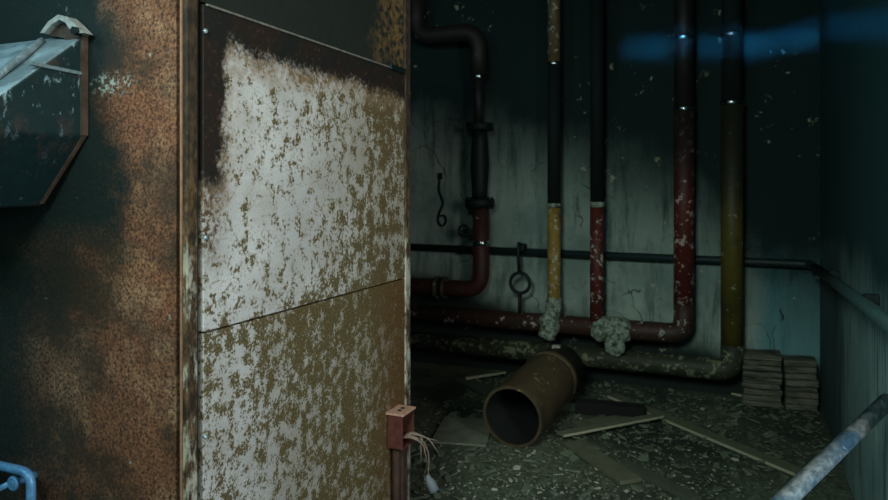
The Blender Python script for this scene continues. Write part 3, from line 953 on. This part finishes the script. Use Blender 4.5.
# larger pale flakes, each its own thing
spots_ = [(548, 487), (520, 470), (497, 492), (640, 440), (815, 424), (660, 415), (716, 470), (735, 462), (620, 480),
          (625, 492), (530, 458), (560, 476), (478, 480), (465, 470), (448, 440), (455, 412), (600, 470), (672, 462),
          (705, 458), (690, 478), (745, 478), (760, 470), (510, 484), (535, 478), (572, 490), (590, 484), (640, 472),
          (655, 478), (700, 412), (735, 420), (470, 430), (490, 460), (440, 468), (452, 488), (505, 456), (545, 465),
          (665, 440), (712, 482), (680, 492), (738, 492)]
protos = []
for i in range(5):
    bm = bmesh.new(); flake(bm, (0, 0, 0), 0.026, random.Random(40 + i))
    bmesh.ops.translate(bm, verts=bm.verts[:], vec=(0, 0, 0.006))
    me = bpy.data.meshes.new('paint_flake'); bm.to_mesh(me); bm.free(); me.materials.append(M['chip'])
    protos.append(me)
for i, (px, py) in enumerate(spots_):
    o = bpy.data.objects.new('paint_flake', protos[i % 5]); COL.objects.link(o)
    q = onZ(px + rng.uniform(-3, 3), py + rng.uniform(-2, 2))
    o.location = (q.x, q.y, 0.006); o.rotation_euler = (0, 0, rng.uniform(0, 6.28))
    sc = rng.uniform(0.35, 0.85) * (1.7 if i == 0 else 1.0); o.scale = (sc, sc, sc)
    if i == 0:
        tag(o, 'largest pale flake, bottom centre below the loose pipe mouth', 'flake', 'pale flakes on the floor')
    else:
        tag(o, 'small pale flake lying loose among the dark floor rubble', 'flake', 'pale flakes on the floor')

# ------------------------------------------------------------------ leaning pole, bottom right
pt = Vector((RIGHT - 0.028, 2.676, 0.700))
pq = Vector((0.116, 2.166, 0.528))
d = (pq - pt).normalized()
bot = pt + d * ((pt.z - 0.02) / -d.z)
top = pt - d * 0.0
po = thing('steel_pole', 'scuffed bluish steel pole leaning on the right wall, bottom right', 'pole', (bot.x, bot.y, 0))
obj('tube', tube([bot, bot.lerp(top, 0.33), bot.lerp(top, 0.66), top], 0.0255, seg=28), M['pole'], po)

# ------------------------------------------------------------------ light
def area(name, loc, target, size, energy, color, size_y=None, spread=None):
    l = bpy.data.lights.new(name, 'AREA')
    l.energy = energy; l.color = color
    l.shape = 'RECTANGLE'; l.size = size; l.size_y = size_y or size
    if spread: l.spread = spread
    o = bpy.data.objects.new(name, l); COL.objects.link(o)
    o.location = loc
    o.rotation_euler = (Vector(target) - Vector(loc)).to_track_quat('-Z', 'Y').to_euler()
    return o

area('doorway_daylight', (1.75, 0.55, 1.85), (-1.2, 1.75, 1.15), 0.9, 50, (1.0, 0.92, 0.84), 1.3)
area('room_daylight', (-0.55, -0.5, 2.55), (-0.7, 4.4, 0.5), 0.8, 14.5, (0.84, 1.0, 0.92), 0.8, 1.3)
area('low_blue_lamp', (1.3, 1.5, 0.5), (-0.6, 2.2, 0.6), 0.6, 8, (0.16, 0.58, 1.0), 0.6)  # unseen blue lamp, added for the pole's underside and the lower panel
area('blue_skylight', (-2.6, -0.6, 2.9), (-1.9, 1.3, 1.6), 0.7, 20, (0.50, 0.82, 1.0), 0.7)
# unseen narrow blue lamps that throw streaks on the upper back wall and the right wall
def streak(p0, p1, d, dist, wid, energy, deg=2.0):
    d = Vector(d).normalized(); m = (p0 + p1) / 2
    sx = (p1 - p0); sx = sx - d * sx.dot(d); ln = sx.length; sx.normalize()
    o = area('streak_lamp', m - d * dist, m, ln, energy, (0.03, 0.42, 1.0), wid, math.radians(deg))
    zax = -d; yax = zax.cross(sx).normalized()
    o.rotation_euler = Matrix((sx, yax, zax)).transposed().to_euler()
streak(P(622, 44), P(755, 42), (0.05, 1, 0), 5.4, 0.10, 0.8)
streak(P(742, 43), P(826, 27), (0.05, 1, 0), 5.4, 0.10, 0.5)
streak(onX(826, 27, RIGHT), onX(900, 24, RIGHT), (0.45, 0.9, 0), 3.0, 0.10, 0.35)

w = bpy.data.worlds.new('dim_teal'); scene.world = w; w.use_nodes = True
bg = w.node_tree.nodes['Background']
bg.inputs[0].default_value = (0.03, 0.62, 0.58, 1); bg.inputs[1].default_value = 0.15

# ------------------------------------------------------------------ camera
cd = bpy.data.cameras.new('camera'); cam = bpy.data.objects.new('camera', cd); COL.objects.link(cam)
cam.location = (0, 0, CAMZ); cam.rotation_euler = (PI / 2, 0, TH)
cd.sensor_width = 36; cd.lens = FPX / 888 * 36
cd.shift_y = -(250 - HOR) / 888
cd.clip_start = 0.05
cd.dof.use_dof = True; cd.dof.focus_distance = 1.95; cd.dof.aperture_fstop = 5.0
scene.camera = cam
vs = scene.view_settings
scene.display_settings.display_device = 'sRGB'
vs.view_transform = 'Standard'; vs.look = 'None'; vs.exposure = 0.0; vs.gamma = 1.0; vs.use_curve_mapping = False
